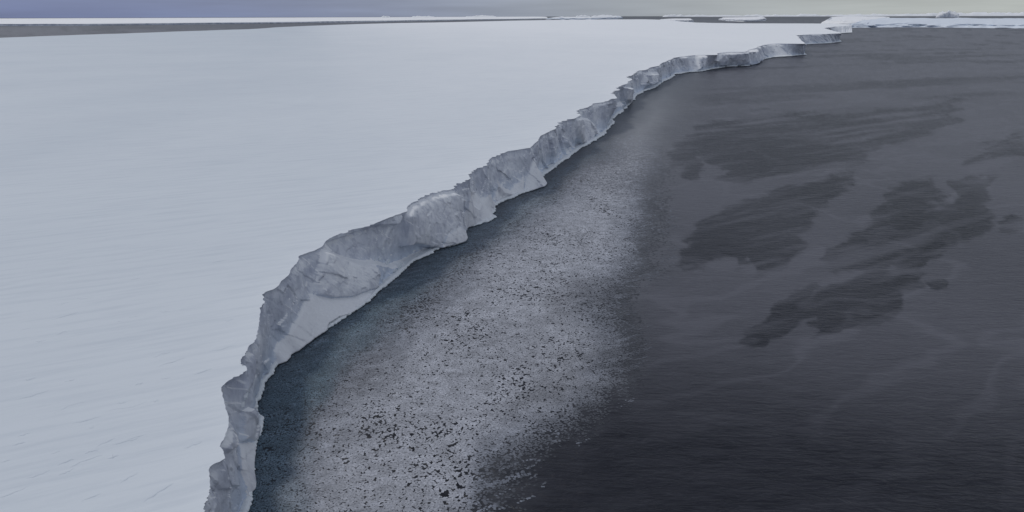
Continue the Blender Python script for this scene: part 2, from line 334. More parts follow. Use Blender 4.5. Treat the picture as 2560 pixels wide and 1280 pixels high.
# brink broken into little teeth, waterline into scallops
saw = lambda s, seed: (1 - np.abs(vnoise(s, z0, seed=seed)) * 2.2)
L1 = np.clip(R / 60.0, 2.2, 14.0)
u1 = np.cumsum(np.r_[0, np.diff(sT)] / L1); u2 = np.cumsum(np.r_[0, np.diff(sT)] / (L1 * 0.38))
tooth = lambda u, seed: (lambda f, a: a * np.where(f < 0.72, f / 0.72, (1 - f) / 0.28))(u - np.floor(u), hash3(np.floor(u), z0, z0, seed))
wu = u1 + 0.6 * vnoise(u1 * 0.7, z0, seed=15)
gate = 0.22 + 0.78 * sstep(-0.25, 0.55, vnoise(u1 * 0.21, z0, seed=17))
jag = gate * L1 * (0.42 * tooth(wu, 11) + 0.22 * tooth(u2 + 0.5 * vnoise(u2, z0, seed=16), 12) + 0.16 * vnoise(u1 * 3.1, z0, seed=13) + 0.30 * vnoise(u1 * 0.35, z0, seed=14) - 0.2)
far = sstep(500, 2000, R)
TJ = TT - NT * (0.85 * jag)[:, None]
L2 = np.clip(R / 90.0, 1.7, 10.0); u3 = np.cumsum(np.r_[0, np.diff(sB)] / L2); wv = u3 + 0.5 * vnoise(u3 * 0.8, z0, seed=24)
lobe = np.sqrt(np.clip(1 - (2 * (wv - np.floor(wv)) - 1) ** 2, 0, 1)) * (0.35 + 0.65 * hash3(np.floor(wv), z0, z0, 21))
scal = L2 * (0.55 * lobe + 0.25 * np.abs(vnoise(u3 * 2.7, z0, seed=22)) + 0.30 * vnoise(u3 * 0.3, z0, seed=23) - 0.35)
ZT = ztop(TJ[:, 0], TJ[:, 1])

# wall between brink and foot
NV = 84; v = np.linspace(0, 1, NV); 
fw = np.interp(R, [100, 300, 900, 2000, 5000], [2.0, 2.8, 4.6, 7.0, 10.0])        # width of the ice foot
BI = BB - NB * (fw * 0.9)[:, None]
prof0 = 0.35 * v + 0.65 * v ** 2.2; prof = prof0[None, :] * (1 - sstep(700, 1500, R))[:, None] + v[None, :] * sstep(700, 1500, R)[:, None]
G = np.zeros((NU, NV, 3))
G[..., :2] = TJ[:, None, :] * (1 - prof)[..., None] + BI[:, None, :] * prof[..., None]
smT = smooth1(TJ, 14); G[..., :2] += ((smT - TJ)[:, None, :] * (sstep(0.0, 0.22, v)[None, :] * (1 - prof))[..., None])
G[..., 2] = ZT[:, None] * (1 - v)[None, :] - 1.0 * v[None, :]
PXY = proj(G)
zz = lambda ox, oy, s, pts: [(ox + x / s, oy + y / s) for x, y in pts]
z7 = lambda p: zz(560, 560, 3.2, p); z6 = lambda p: zz(780, 360, 4.0, p); z5 = lambda p: zz(1160, 220, 4.571, p); z8 = lambda p: zz(400, 880, 3.2, p); z4 = lambda p: zz(1500, 80, 4.571, p)
# (outline, outward metres, edge softness, 0 flat bulge / 1 slope growing downward / 2 rounded, part name)
features = [
 (z7([(830,150),(1100,60),(1230,20),(1400,10),(1340,120),(1240,300),(1180,320),(1050,300),(900,240)]), -2.6, 5, 0, None),
 (z7([(600,720),(660,610),(690,570),(850,590),(1000,580),(1210,500),(1225,560),(1100,650),(960,715),(860,740),(780,790),(760,850),(640,930),(560,990),(470,1080),(390,1130),(400,1020),(500,880)]), 3.2, 5, 1, 'snow_apron'),
 (z7([(790,215),(900,255),(1060,315),(1200,340),(1222,380),(1212,500),(1000,575),(850,585),(740,560),(720,480),(750,330)]), 3.0, 4, 2, 'buttress'),
 (z6([(940,830),(932,720),(985,610),(1060,570),(1250,500),(1400,480),(1500,560),(1480,700),(1505,880),(1530,950),(1400,1015),(1250,1040),(1160,1025),(1080,1000),(1000,995),(945,1020)]), 3.4, 4, 2, 'buttress'),
 (z6([(935,710),(800,950),(660,1190),(820,1230),(960,1180),(1240,1050),(1160,1030),(1080,1005),(1000,1000),(945,1025),(930,850)]), -2.6, 5, 0, None),
 (z6([(1280,900),(1340,860),(1430,820),(1480,860),(1500,920),(1480,975),(1380,1000),(1240,1030)]), 1.6, 6, 1, 'snow_apron'),
 (z6([(1600,470),(1640,480),(1690,580),(1780,480),(1825,640),(1830,740),(1690,800),(1580,830),(1500,860),(1490,740),(1540,640)]), 2.4, 6, 1, 'snow_apron'),
 (z6([(1600,500),(1650,490),(1665,590),(1640,640),(1600,600)]), -1.8, 4, 0, None),
 (z6([(1825,330),(1900,420),(1980,470),(2120,330),(2110,470),(2000,540),(1850,620),(1815,560),(1840,430)]), 2.2, 6, 1, 'snow_apron'),
 (z6([(1850,440),(1900,500),(2020,520),(1950,570),(1860,560)]), -2.4, 4, 0, None),
 (z6([(2225,155),(2170,300),(2100,500),(2330,408),(2275,320),(2250,250)]), 4.2, 3.5, 1, 'buttress'),
 (z6([(2250,230),(2290,330),(2400,260),(2480,200),(2440,120),(2340,100)]), -1.2, 8, 0, None),
 (z5([(1275,335),(1400,360),(1475,430),(1505,520),(1440,600),(1390,655),(1330,615),(1290,520),(1272,430)]), 4.0, 3.5, 2, 'buttress'),
 (z5([(1290,580),(1390,660),(1310,690),(1240,660)]), -3.0, 3.5, 0, None),
 (z5([(1120,560),(1160,590),(1205,655),(1165,672),(1125,620)]), 2.4, 3, 0, None),
 (z5([(1160,690),(1210,640),(1230,720),(1190,790),(1160,770)]), 2.2, 4, 1, None),
 (z5([(1640,200),(1710,190),(1700,330),(1680,440),(1630,470)]), -2.6, 4, 0, None),
 (z5([(1830,0),(1895,0),(1890,150),(1870,200),(1835,130)]), 5.0, 3, 0, 'buttress'),
 (z5([(1760,20),(1820,20),(1830,150),(1750,200)]), -3.0, 4, 0, None),
 (z4([(500,480),(640,470),(650,560),(500,640),(480,600)]), 5.0, 4, 0, None),
 (z4([(1100,270),(1200,268),(1160,400),(1080,440)]), 7.0, 4, 0, None),
 (z4([(1380,245),(1670,235),(1700,380),(1330,395),(1310,330)]), 9.0, 4, 2, None),
 (z4([(1690,215),(1780,195),(1800,330),(1710,370)]), 10.0, 3, 0, None),
 (z8([(535,240),(670,190),(655,300),(640,400),(525,400),(508,330)]), -2.2, 4, 0, None),
 (z8([(650,480),(700,450),(755,480),(772,640),(725,720),(700,700),(650,705),(640,600)]), 1.9, 3.5, 2, 'buttress'),
 (z8([(630,745),(700,720),(785,720),(745,900),(742,1100),(700,1280),(660,1290),(665,1200),(630,950)]), 2.4, 4, 1, 'snow_apron'),
 (z8([(475,745),(515,690),(560,620),(590,715),(580,760),(545,800),(510,790)]), 1.6, 3, 2, None),
 (z8([(690,0),(745,20),(760,150),(740,260),(660,330),(690,180)]), 1.3, 5, 2, None),
]
nearm = (1 - sstep(600, 1500, R))[:, None]
sg = (sT[:, None] + sB[:, None]) / 2 + 0 * v[None, :]; zc = G[..., 2]
calm = np.zeros((NU, NV))
disp = np.zeros((NU, NV))
part_id = np.zeros((NU, NV), int); names = [None]
for poly, amt, w, kind, pn in features:
    amt = amt * 1.5
    m = soft(PXY, poly, w)
    if not m.any(): continue
    d = np.clip(sdist(PXY, poly), 0, None) * (m > 0)
    if kind == 1:
        ys = np.array(poly)[:, 1]
        # the slope grows outward from each column's upper rim
        inside = m > 0.3; first = np.where(inside.any(1), inside.argmax(1), NV); last = np.where(inside.any(1), NV - 1 - inside[:, ::-1].argmax(1), 0)
        t = np.clip((np.arange(NV)[None, :] - first[:, None]) / np.maximum(last - first, 6)[:, None], 0, 1)
        disp += amt * m * (0.15 + 0.85 * t)
    elif kind == 2: disp += amt * m * (0.55 + 0.45 * (1 - np.exp(-d / 25.0)))
    else: disp += amt * m
    if kind == 1: calm = np.maximum(calm, m)
    if pn:
        names.append(pn); part_id[m > 0.5] = len(names) - 1
env = sstep(0.0, 0.10, v)[None, :] * (1 - sstep(0.93, 1.0, v))[None, :]
scl = np.clip(R / 420.0, 0.6, 4.5)[:, None]
sm_ = (sT + sB) / 2; sn = np.cumsum(np.r_[0, np.diff(sm_)] / scl[:, 0])[:, None] + 0 * v[None, :]; zn = zc / scl       # lengths in units that grow with distance
chunk = fbm(sn / 14, zn / 12, None, 3, 31)
# broken faces: blocks cut off at different depths
def facets(a, b, seed, off, tilt):
    """flat broken faces meeting in sharp edges: each has its own depth and lean"""
    ia, ib = np.floor(a), np.floor(b); best = np.full(a.shape, 1e9); val = np.zeros(a.shape); zz0 = np.zeros(a.shape)
    for da in (-1, 0, 1):
        for db in (-1, 0, 1):
            ca_, cb_ = ia + da, ib + db
            pa_, pb_ = ca_ + hash3(ca_, cb_, zz0, seed), cb_ + hash3(ca_, cb_, zz0, seed + 1)
            d = (a - pa_) ** 2 + (b - pb_) ** 2; m = d < best
            vv_ = off * (2 * hash3(ca_, cb_, zz0, seed + 2) - 1) + tilt * ((2 * hash3(ca_, cb_, zz0, seed + 3) - 1) * (a - pa_) + (2.0 * hash3(ca_, cb_, zz0, seed + 4) - 1.1) * (b - pb_))
            best = np.where(m, d, best); val = np.where(m, vv_, val)
    return val
wa = 0.10 * fbm(sn / 6, zn / 6, None, 3, 44); slant = sn + 0.45 * zn
cell = 1.0 * facets(slant / 11 + wa, zn / 24 + 0.4 * wa, 41, 0.8, 1.5) + 0.62 * facets((slant - 0.7 * zn) / 5.2 + wa, (zn + 0.3 * sn) / 7.5 - wa, 46, 0.55, 1.0) + 0.14 * facets((slant + 0.2 * zn) / 2.3 + wa, zn / 3.6 - wa, 56, 0.6, 0.9)
rib = 1 - np.abs(vnoise(sn / 10 + 0.08 * zn, zn / 40, seed=51)) * 2
fine = fbm(slant / 1.7, zn / 4.0, None, 4, 61, 0.65)
rough = (0.8 * chunk + 1.25 * cell + 0.15 * rib) * np.minimum(scl, 2.6) * 0.72
disp = disp * env + rough * env * (1 - 0.6 * calm) + 0.17 * fine * np.minimum(scl, 3) * env * (1 - 0.3 * calm)
disp += far[:, None] * env * 7.0 * fbm(sg / 60.0, zc / 60.0, None, 3, 71)
G[..., :2] += NM[:, None, :] * disp[..., None]
# slight overhang just below the brink
G[..., :2] -= NM[:, None, :] * (0.7 * sstep(0, 0.03, v) * (1 - sstep(0.05, 0.18, v)))[None, :, None]
NRM = grid_normals(G)
if NRM[NU // 4, NV // 2] @ np.r_[NM[NU // 4], 0] < 0: NRM = -NRM

shelf = thing('ice_shelf', 'vast flat snow covered ice shelf ending in a long grey cliff above the water', 'ice shelf', (-300, 600, 0))
ORG = np.array((-300.0, 600.0, 0.0))
FACES = grid_faces(NU, NV); fid = part_id.reshape(-1)[FACES]; fmask = np.where((fid == fid[:, :1]).all(1), fid[:, 0], 0)
fu = FACES[:, 0] // NV
def sub(name, sel, mat, label=None):
    fc = FACES[sel]
    if len(fc) < 4: return
    used, inv = np.unique(fc, return_inverse=True)
    o = mesh_obj(name, G.reshape(-1, 3)[used] - ORG, inv.reshape(fc.shape), mat, shelf, True, NRM.reshape(-1, 3)[used])
    if label: o['label'] = label
    return o
# the wall is cut where it turns a corner
turns = [0] + [int(np.argmin(np.hypot(*(proj(np.c_[TT, ZT]) - np.array(p)).T))) for p in ((612, 920), (746, 645), (1018, 524), (1230, 396), (1444, 282), (1542, 246), (1655, 157), (1868, 126))] + cuts[1:]
turns = sorted(set(turns))
for a, b_ in zip(turns[:-1], turns[1:]): sub('cliff_face', (fu >= a) & (fu < b_) & (fmask == 0), M_ICE)
for k, pn in enumerate(names):
    if pn: sub(pn, fmask == k, M_APRON if pn == 'snow_apron' else M_BUTT)
# ice foot: ledge of rime at the waterline
w1 = fw[:, None]; nb3 = NB
rows = [(BI - nb3 * 0.6 * w1, 0.7 * fw / 2 + 0.3), (BI, 0.55 * fw / 2 + 0.30), (BB - nb3 * 0.45 * w1 + nb3 * (0.4 * scal)[:, None], 1.05 * fw / 2 + 0.35 + 0.12 * scal), (BB + nb3 * (0.75 * scal - 0.1)[:, None], 0.60 * fw / 2 + 0.25),
        (BB + nb3 * (0.80 * scal)[:, None], 0.36 * fw / 2 + 0.1), (BB + nb3 * (0.7 * scal - 0.15)[:, None], 0.22 * fw / 2 + 0.05), (BB - nb3 * (0.75 * w1), 0 * fw - 0.4)]
FG = np.stack([np.c_[p, z] for p, z in rows], 1); FN = grid_normals(FG); FN *= np.sign((FN[:, 2, 2].mean()))
lump = vnoise(FG[..., 0] / 0.9, FG[..., 1] / 0.9, None, 81) * 0.22 * w1 / 2; FG[:, 1:3, 2] += lump[:, 1:3]
for a, b_ in zip(turns[:-1], turns[1:]):
    g = FG[a:b_ + 1]; mesh_obj('ice_foot', g.reshape(-1, 3) - ORG, grid_faces(len(g), len(rows)), M_FOOT, shelf, True, FN[a:b_ + 1].reshape(-1, 3))

# broken blocks clinging to the foot of the wall
PX2 = proj(G)
for bx_, by_, L_, tilt_ in ((966, 655, 2.4, 0.5), (956, 622, 1.1, 0.2), (948, 646, 1.4, 0.0), (936, 650, 1.0, 0.3), (996, 666, 2.6, 0.6), (984, 676, 1.5, 0.1), (1003, 672, 1.2, 0.4), (618, 975, 1.6, 0.8), (610, 992, 1.3, 0.5), (606, 1012, 1.1, 0.9), (1392, 423, 1.6, 0.3), (1368, 413, 1.5, 0.2)):
    k_ = int(np.argmin((PX2[..., 0] - bx_) ** 2 + (PX2[..., 1] - by_) ** 2)); iu, iv = k_ // NV, k_ % NV
    p0 = G[iu, iv]; nrm = np.r_[NM[iu], 0.25]; tn = np.r_[-NM[iu][1], NM[iu][0], 0.0]; up = np.array((0, 0, 1.0))
    ax = tn * math.cos(tilt_) + up * math.sin(tilt_); ay = up * math.cos(tilt_) - tn * math.sin(tilt_)
    cs = np.array([(sx, sy, sz) for sx in (-1, 1) for sy in (-1, 1) for sz in (-1, 1)], float) + rng.uniform(-.22, .22, (8, 3))
    Vb = p0 + nrm * 0.3 + cs[:, :1] * ax * L_ * 0.7 + cs[:, 1:2] * ay * L_ * 0.3 + cs[:, 2:] * nrm * L_ * 0.4
    mesh_obj('ice_block', Vb - ORG, [[0, 1, 3, 2], [4, 6, 7, 5], [0, 4, 5, 1], [2, 3, 7, 6], [0, 2, 6, 4], [1, 5, 7, 3]], M_FOOT, shelf, False)
# snow plateau, triangulated inside the brink and the far edge
KP = [(2060,59),(2000,58.6),(1925,58.5),(1850,58.3),(1790,57.5),(1740,56.3),(1715,54.5),(1690,52.3),(1660,49.6),(1630,48.6),(1600,48.2),(1500,48.7),(1400,49.6),(1300,51.2),(1200,53.6),(1100,56),(1000,57.6),(900,60),(800,63.5),(740,66),(690,68.3),(640,72),(600,73.6),(500,77),(400,80.5),(300,84),(200,87),(100,90.5),(0,94.5),(-150,101),(-400,112),(-900,140)]
KW = unproj(KP, ztop)[:, :2]; KW = np.concatenate([resample(KW[i:i + 2], 7)[:-1] for i in range(len(KW) - 1)] + [KW[-1:]])
KW = KW * (1 + 0.004 * vnoise(np.arange(len(KW)) * 0.8, np.zeros(len(KW)), seed=90))[:, None]
ring = np.concatenate([TJ, KW, [(-2600, 200), (-1500, -400), (-300, -300)]])
pr, pa = [], []
rr = 45.0
while rr < 17000:
    st = np.clip(rr * 0.02, 2.0, 400)
    n = int(2.6 / (st / rr)); a = np.linspace(-1.6, 1.0, n) + rng.uniform(-.3, .3, n) * 2.6 / n
    pr.append(rr * (1 + rng.uniform(-.3, .3, n) * st / rr)); pa.append(a); rr += st
pr, pa = np.concatenate(pr), np.concatenate(pa); ip = np.stack([pr * np.sin(pa), pr * np.cos(pa)], 1)
sd_ = sdist(ip, ring[::6]); ip = ip[sd_ > np.maximum(1.5, 0.004 * np.hypot(ip[:, 0], ip[:, 1]))]
pts = [Vector(p) for p in np.concatenate([ring, ip])]
nr = len(ring)
cv, ce, cf = geometry.delaunay_2d_cdt(pts, [], [list(range(nr))], 1, 1e-5)[:3]
cv = np.array([(p.x, p.y) for p in cv]); zt = ztop(cv[:, 0], cv[:, 1])
cf = [f if geometry.normal([Vector((*cv[i], 0)) for i in f]).z > 0 else f[::-1] for f in (list(f) for f in cf)]
def lit_tone_at(x, y):  # share of painted brightness, rising to the right and with distance
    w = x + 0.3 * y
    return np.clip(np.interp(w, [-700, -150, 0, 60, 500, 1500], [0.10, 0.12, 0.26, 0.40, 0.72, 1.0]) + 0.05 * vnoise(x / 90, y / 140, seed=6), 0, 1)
fr = lit_tone_at(cv[:, 0], cv[:, 1]) + 0.12 * np.exp(-np.clip(sdist(cv, np.concatenate([smooth1(TJ, 10)[::14], [(-9000, 9000), (-9000, -400)]])), 0, None) / 14.0)
mesh_obj('snow_plateau', np.c_[cv, zt] - ORG, cf, M_SNOW, shelf, True, None, {'lit_tone': ('POINT', fr)})
# back wall of the shelf, mostly out of sight
kz = ztop(KW[:, 0], KW[:, 1]); kb = np.stack([np.c_[KW, kz], np.c_[KW, 0 * kz - 1]], 1)
mesh_obj('cliff_face', kb.reshape(-1, 3) - ORG, grid_faces(len(KW), 2), M_ICE, shelf)

# wind-carved ridges standing out of the plateau
z8b = lambda p: zz(0, 740, 2.370, p)
ridge_lines = [z8b(p) for p in ([(415,22),(480,18),(550,10)], [(110,205),(180,190)], [(420,760),(500,742),(600,715)], [(600,690),(700,670),(790,655),(870,625)], [(690,640),(750,628)], [(890,630),(945,620)], [(660,885),(760,850),(870,820)],
  [(350,1065),(440,1020)], [(340,1005),(440,965)], [(940,418),(1050,385),(1100,365)], [(1240,330),(1320,315),(1400,292)], [(1150,470),(1260,430)], [(800,528),(850,515)], [(945,492),(1010,487)], [(70,890),(150,865)], [(0,990),(60,972)],
  [(105,835),(180,810)], [(150,1085),(230,1060),(300,1030)], [(500,930),(580,920)], [(570,895),(680,840)], [(710,1110),(820,1045)], [(850,1225),(940,1160),(1030,1110)], [(1085,905),(1200,865)], [(480,1220),(600,1170)], [(140,500),(210,490)],
  [(520,785),(555,780)], [(80,620),(200,590),(290,560)], [(690,155),(720,148)], [(760,128),(820,122)], [(1060,86),(1095,78)], [(930,95),(1010,92)], [(210,275),(270,262)], [(380,510),(440,498)], [(300,940),(360,920)])]
for k in range(18):
    x, y = rng.uniform(-60, 620), rng.uniform(600, 1290)
    if x > 480 and y > 850 or x > 560: continue
    L = rng.uniform(20, 80) * (0.5 + y / 1600); a = math.radians(rng.uniform(6, 12) + 14 * (y - 600) / 690)
    ridge_lines.append([(x, y), (x + L * .5 * math.cos(a), y - L * .5 * math.sin(a) + rng.uniform(-3, 3)), (x + L * math.cos(a), y - L * math.sin(a))])
for line in ridge_lines:
    c = resample(unproj(line, ztop)[:, :2], 14); n = len(c); t = np.gradient(c, axis=0); t /= np.linalg.norm(t, axis=1, keepdims=True)
    nn = np.stack([t[:, 1], -t[:, 0]], 1); s = np.linspace(0, 1, n); tap = np.sin(np.pi * s) ** 0.6
    c = c + nn * (0.35 * vnoise(s * 6, c[:, 0] * 0 + rng.uniform(0, 50), seed=95))[:, None]
    hgt = rng.uniform(0.06, 0.14) * tap * (0.8 + 0.3 * vnoise(s * 9, s * 0 + rng.uniform(0, 90), seed=96))
    zb = ztop(c[:, 0], c[:, 1])
    prof_r = [(0.16, -0.06), (0.02, 0.75), (-0.25, 1.0), (-1.1, 0.55), (-2.4, -0.05)]
    g = np.stack([np.c_[c + nn * (d * (0.4 + 0.6 * tap))[:, None], zb + np.where(hz < 0, hz, hz * hgt)] for d, hz in prof_r], 1)
    mesh_obj('snow_ridge', g.reshape(-1, 3) - ORG, grid_faces(n, len(prof_r))[:, ::-1], M_SNOW, shelf, True, None, {'lit_tone': ('POINT', lit_tone_at(g[..., 0].ravel(), g[..., 1].ravel()))})

# ------------------------------------------------------------------ far ice
def table_berg(name, label, cat, front_px, ztp, depth, zback, mat_face, mat_top, group=None, rough=6.0, lean=10.0, edge_noise=12.0, wob=0.02, inset=0.12):
    """flat-topped ice: waterline of its front, cliff height along it, depth behind the front, height of the back"""
    M = 200; u = np.linspace(0, 1, M)
    fb = resample(unproj(front_px, 0.0)[:, :2], M); o0 = fb.mean(0)
    zr = np.interp(u, np.linspace(0, 1, np.size(ztp)), np.atleast_1d(ztp)); zb = np.interp(u, np.linspace(0, 1, np.size(zback)), np.atleast_1d(zback))
    n = outward(fb, 8); s = np.r_[0, np.cumsum(np.hypot(*np.diff(fb, axis=0).T))]; seed = int(abs(o0[0])) % 97
    if n[M // 2] @ (-o0) < 0: n = -n
    fb = fb + n * (edge_noise * fbm(s / (s[-1] / 28), 0 * s, None, 4, seed))[:, None]; nv = 16; vv = np.linspace(0, 1, nv)
    zt_ = zr * (1 + 0.10 * fbm(s / (s[-1] / 40), 0 * s, None, 4, seed + 5))
    g = np.zeros((M, nv, 3)); g[..., 2] = zt_[:, None] * (1 - vv)[None] - vv[None]
    g[..., :2] = fb[:, None, :] - n[:, None, :] * (lean * (1 - vv))[None, :, None]
    d = rough * fbm(s[:, None] / (s[-1] / 22) + 0 * vv[None], g[..., 2] / 20, None, 5, seed + 9) * np.sin(np.pi * np.clip(vv * .9 + .05, 0, 1))[None]
    g[..., :2] += n[:, None, :] * d[..., None]
    mid = (g[0, 0, :2] + g[-1, 0, :2]) / 2
    bk = smooth1(g[:, 0, :2], 12) * (1 + depth * np.clip(np.minimum(u, 1 - u) / 0.08, 0.05, 1) ** 0.5)[:, None]; bk = bk + (mid * (1 + depth) - bk) * inset * (np.abs(2 * u - 1) ** 2)[:, None]
    rows_ = 12; top = np.zeros((M, rows_, 3))
    for q_ in range(rows_):
        t = (q_ / (rows_ - 1)) ** 1.3; top[:, q_, :2] = g[:, 0, :2] * (1 - t) + bk * t
        top[:, q_, 2] = zt_ * (1 - t) + zb * t + (wob * zr) * fbm(s / (s[-1] / 18), 0 * s + q_ * 0.7, None, 3, seed + 3) * (0 < q_)
    bw_ = np.stack([top[:, -1], np.c_[bk, 0 * s - 1]], 1)
    O = np.r_[o0, 0.0]; root = thing(name, label, cat, tuple(O), group)
    mesh_obj('cliff_face', g.reshape(-1, 3) - O, grid_faces(M, nv), mat_face, root)
    mesh_obj('snow_plateau', top.reshape(-1, 3) - O, grid_faces(M, rows_), mat_top, root)
    mesh_obj('back_wall', bw_.reshape(-1, 3) - O, grid_faces(M, 2), mat_face, root)
    for e in (0, -1):
        col = np.concatenate([top[e], bw_[e, 1:], g[e, ::-1][:-1]]); c = col.mean(0)
        mesh_obj('end_wall', np.concatenate([col, [c]]) - O, [[i, (i + 1) % len(col), len(col)] for i in range(len(col))], mat_face, root, False)
    return root
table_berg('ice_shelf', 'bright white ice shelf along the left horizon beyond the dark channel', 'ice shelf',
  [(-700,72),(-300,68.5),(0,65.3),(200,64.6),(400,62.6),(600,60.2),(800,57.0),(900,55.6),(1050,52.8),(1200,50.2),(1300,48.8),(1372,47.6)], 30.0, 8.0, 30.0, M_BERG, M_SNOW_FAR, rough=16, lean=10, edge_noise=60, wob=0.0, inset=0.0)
table_berg('iceberg', 'lone flat-topped iceberg with grey face in dark water before the right horizon', 'iceberg',
  [(1797,50.2),(1820,53.0),(1860,53.8),(1895,53.8),(1917,51.0)], [36, 38, 42, 52], 0.25, [62, 70, 80, 104, 100], M_BERG, M_SNOW_FAR, rough=25, lean=15, edge_noise=30)
table_berg('iceberg', 'thin flat sliver of ice just showing behind the far edge of the plateau', 'iceberg',
  [(1640,57.5),(1680,57.0),(1715,57.0),(1734,56.0)], 42.0, 0.35, [42, 60, 60, 50], M_BERG, M_SNOW_FAR, rough=15, lean=10, edge_noise=20)
table_berg('iceberg', 'blue tinged low iceberg touching the end of the far white shelf', 'iceberg',
  [(1366,48.4),(1400,49.2),(1430,49.8),(1480,50.0),(1520,49.0),(1556,47.2)], [40, 70, 60, 80, 70, 80], 0.12, [70, 110, 95, 118, 112, 115], M_BLUE, M_BERG, rough=90, lean=60, edge_noise=120, wob=0.2)
table_berg('iceberg', 'white sloping iceberg rising behind the farthest snow headland', 'iceberg',
  [(2048,60.0),(2100,62.5),(2160,63.0),(2215,62.0),(2240,58.0)], [46, 50, 46, 30], 0.35, [90, 104, 100, 92, 78], M_SNOW_FAR, M_SNOW_FAR, rough=30, lean=60, edge_noise=40, wob=0.06)
table_berg('iceberg', 'long pale blue iceberg with broken streaked front along the right edge', 'iceberg',
  [(2118,69.5),(2160,69.0),(2230,68.4),(2300,68.2),(2400,69.3),(2480,70.2),(2560,71.0),(2700,72.5),(2900,75)], [24, 36, 30, 44, 34, 40, 30, 46, 36, 42, 40], 0.42, [50, 70, 84, 80, 85, 78, 84, 80, 87, 84, 84], M_BLUE, M_BLUE, rough=90, lean=80, edge_noise=60, wob=0.4)

def peak_berg(label, x0, x1, ybase, ytop, group=None, jag=0.35, seed=1):
    """weathered, ridged iceberg far out"""
    c = unproj([((x0 + x1) / 2, ybase)], 0.0)[0]; d = math.hypot(c[0], c[1]); wdt = d * (x1 - x0) / F / math.cos(math.atan2(c[0], c[1])) ; hgt = (ybase - ytop) * d / F
    n, k = 26, 12; U, W = np.meshgrid(np.linspace(-1, 1, n), np.linspace(-1, 1, k), indexing='ij')
    prof_ = (1 - np.abs(U) ** 2.4) * (1 - np.abs(W) ** 2.0)
    zz_ = prof_ ** 0.45 * (1 - jag + jag * (1 + fbm(U * 4 + seed, W * 2, None, 4, seed) * 1.5)) * hgt - 2
    zz_[[0, -1]] = -3; zz_[:, [0, -1]] = -3
    a = math.atan2(c[0], c[1]); X = U * wdt / 2; Y = W * wdt * 0.22
    P = np.stack([X * math.cos(a) + Y * math.sin(a), -X * math.sin(a) + Y * math.cos(a), zz_], -1)
    o = mesh_obj('iceberg', P.reshape(-1, 3), grid_faces(n, k)[:, ::-1], M_BERG); o.location = (c[0], c[1], 0); o['label'] = label; o['category'] = 'iceberg'
    if group: o['group'] = group
    return o
peak_berg('small peaked iceberg standing alone behind the long blue iceberg', 2352, 2384, 44.0, 32.0, None, 0.3, 4)
ORDER = ['leftmost','second from the left','third from the left','fourth from the left','fifth from the left','sixth from the left','seventh from the left','eighth from the left','ninth from the left','tenth from the left','eleventh from the left','twelfth from the left','thirteenth from the left','fourteenth from the left','fifteenth from the left','sixteenth from the left','seventeenth from the left','eighteenth from the left']
xs = 1660.0; k = 0
while xs < 2555:
    wd = rng.uniform(36, 90); hz = 44.5 - 7 * (xs + wd / 2) / 2560
    peak_berg(ORDER[k] + ' of the hazy low icebergs lying along the right horizon', xs, xs + wd, hz + 2.2, hz - rng.uniform(0.5, 2.0) - 1.6 * sstep(2100, 2560, xs), 'distant icebergs along the right horizon', 0.5, 20 + k)
    xs += wd * rng.uniform(0.85, 1.2); k += 1
for k, (x0, x1, hh) in enumerate(((955, 975, 1.2), (1030, 1085, 1.0), (1165, 1240, 1.6), (1440, 1475, 1.4), (1480, 1550, 1.5))):
    hz = 44.5 - 7 * x0 / 2560
    peak_berg(ORDER[k] + ' of the five faint icebergs beyond the far white shelf', x0, x1, hz + 2.0, hz - hh, 'faint icebergs on the left horizon', 0.5, int(x0))

# ------------------------------------------------------------------ new ice on the water
PALL = [(560,1330),(640,1040),(690,930),(960,720),(1100,620),(1360,455),(1535,300),(1600,225),(1690,180),(1740,200),(1690,330),(1650,450),(1640,600),(1610,760),(1580,870),(1520,970),(1440,1060),(1370,1160),(1310,1330)]
PCORE = [(730,1330),(785,1130),(860,1010),(960,845),(1110,725),(1260,575),(1430,455),(1575,295),(1660,235),(1640,420),(1580,560),(1590,650),(1530,720),(1490,790),(1520,850),(1490,930),(1520,960),(1380,1080),(1230,1150),(1200,1330)]
DARKS = [[(1370,745),(1450,715),(1560,700),(1600,740),(1500,790),(1400,800)], [(1290,1010),(1340,960),(1420,940),(1450,985),(1380,1040),(1310,1060)], [(860,1010),(930,900),(985,890),(950,990),(890,1040)], [(1400,880),(1520,820),(1600,830),(1560,920),(1450,930)]]
z5w = lambda p: zz(1640, 100, 2.7826, p); z6w = lambda p: zz(1640, 420, 2.6663, p)
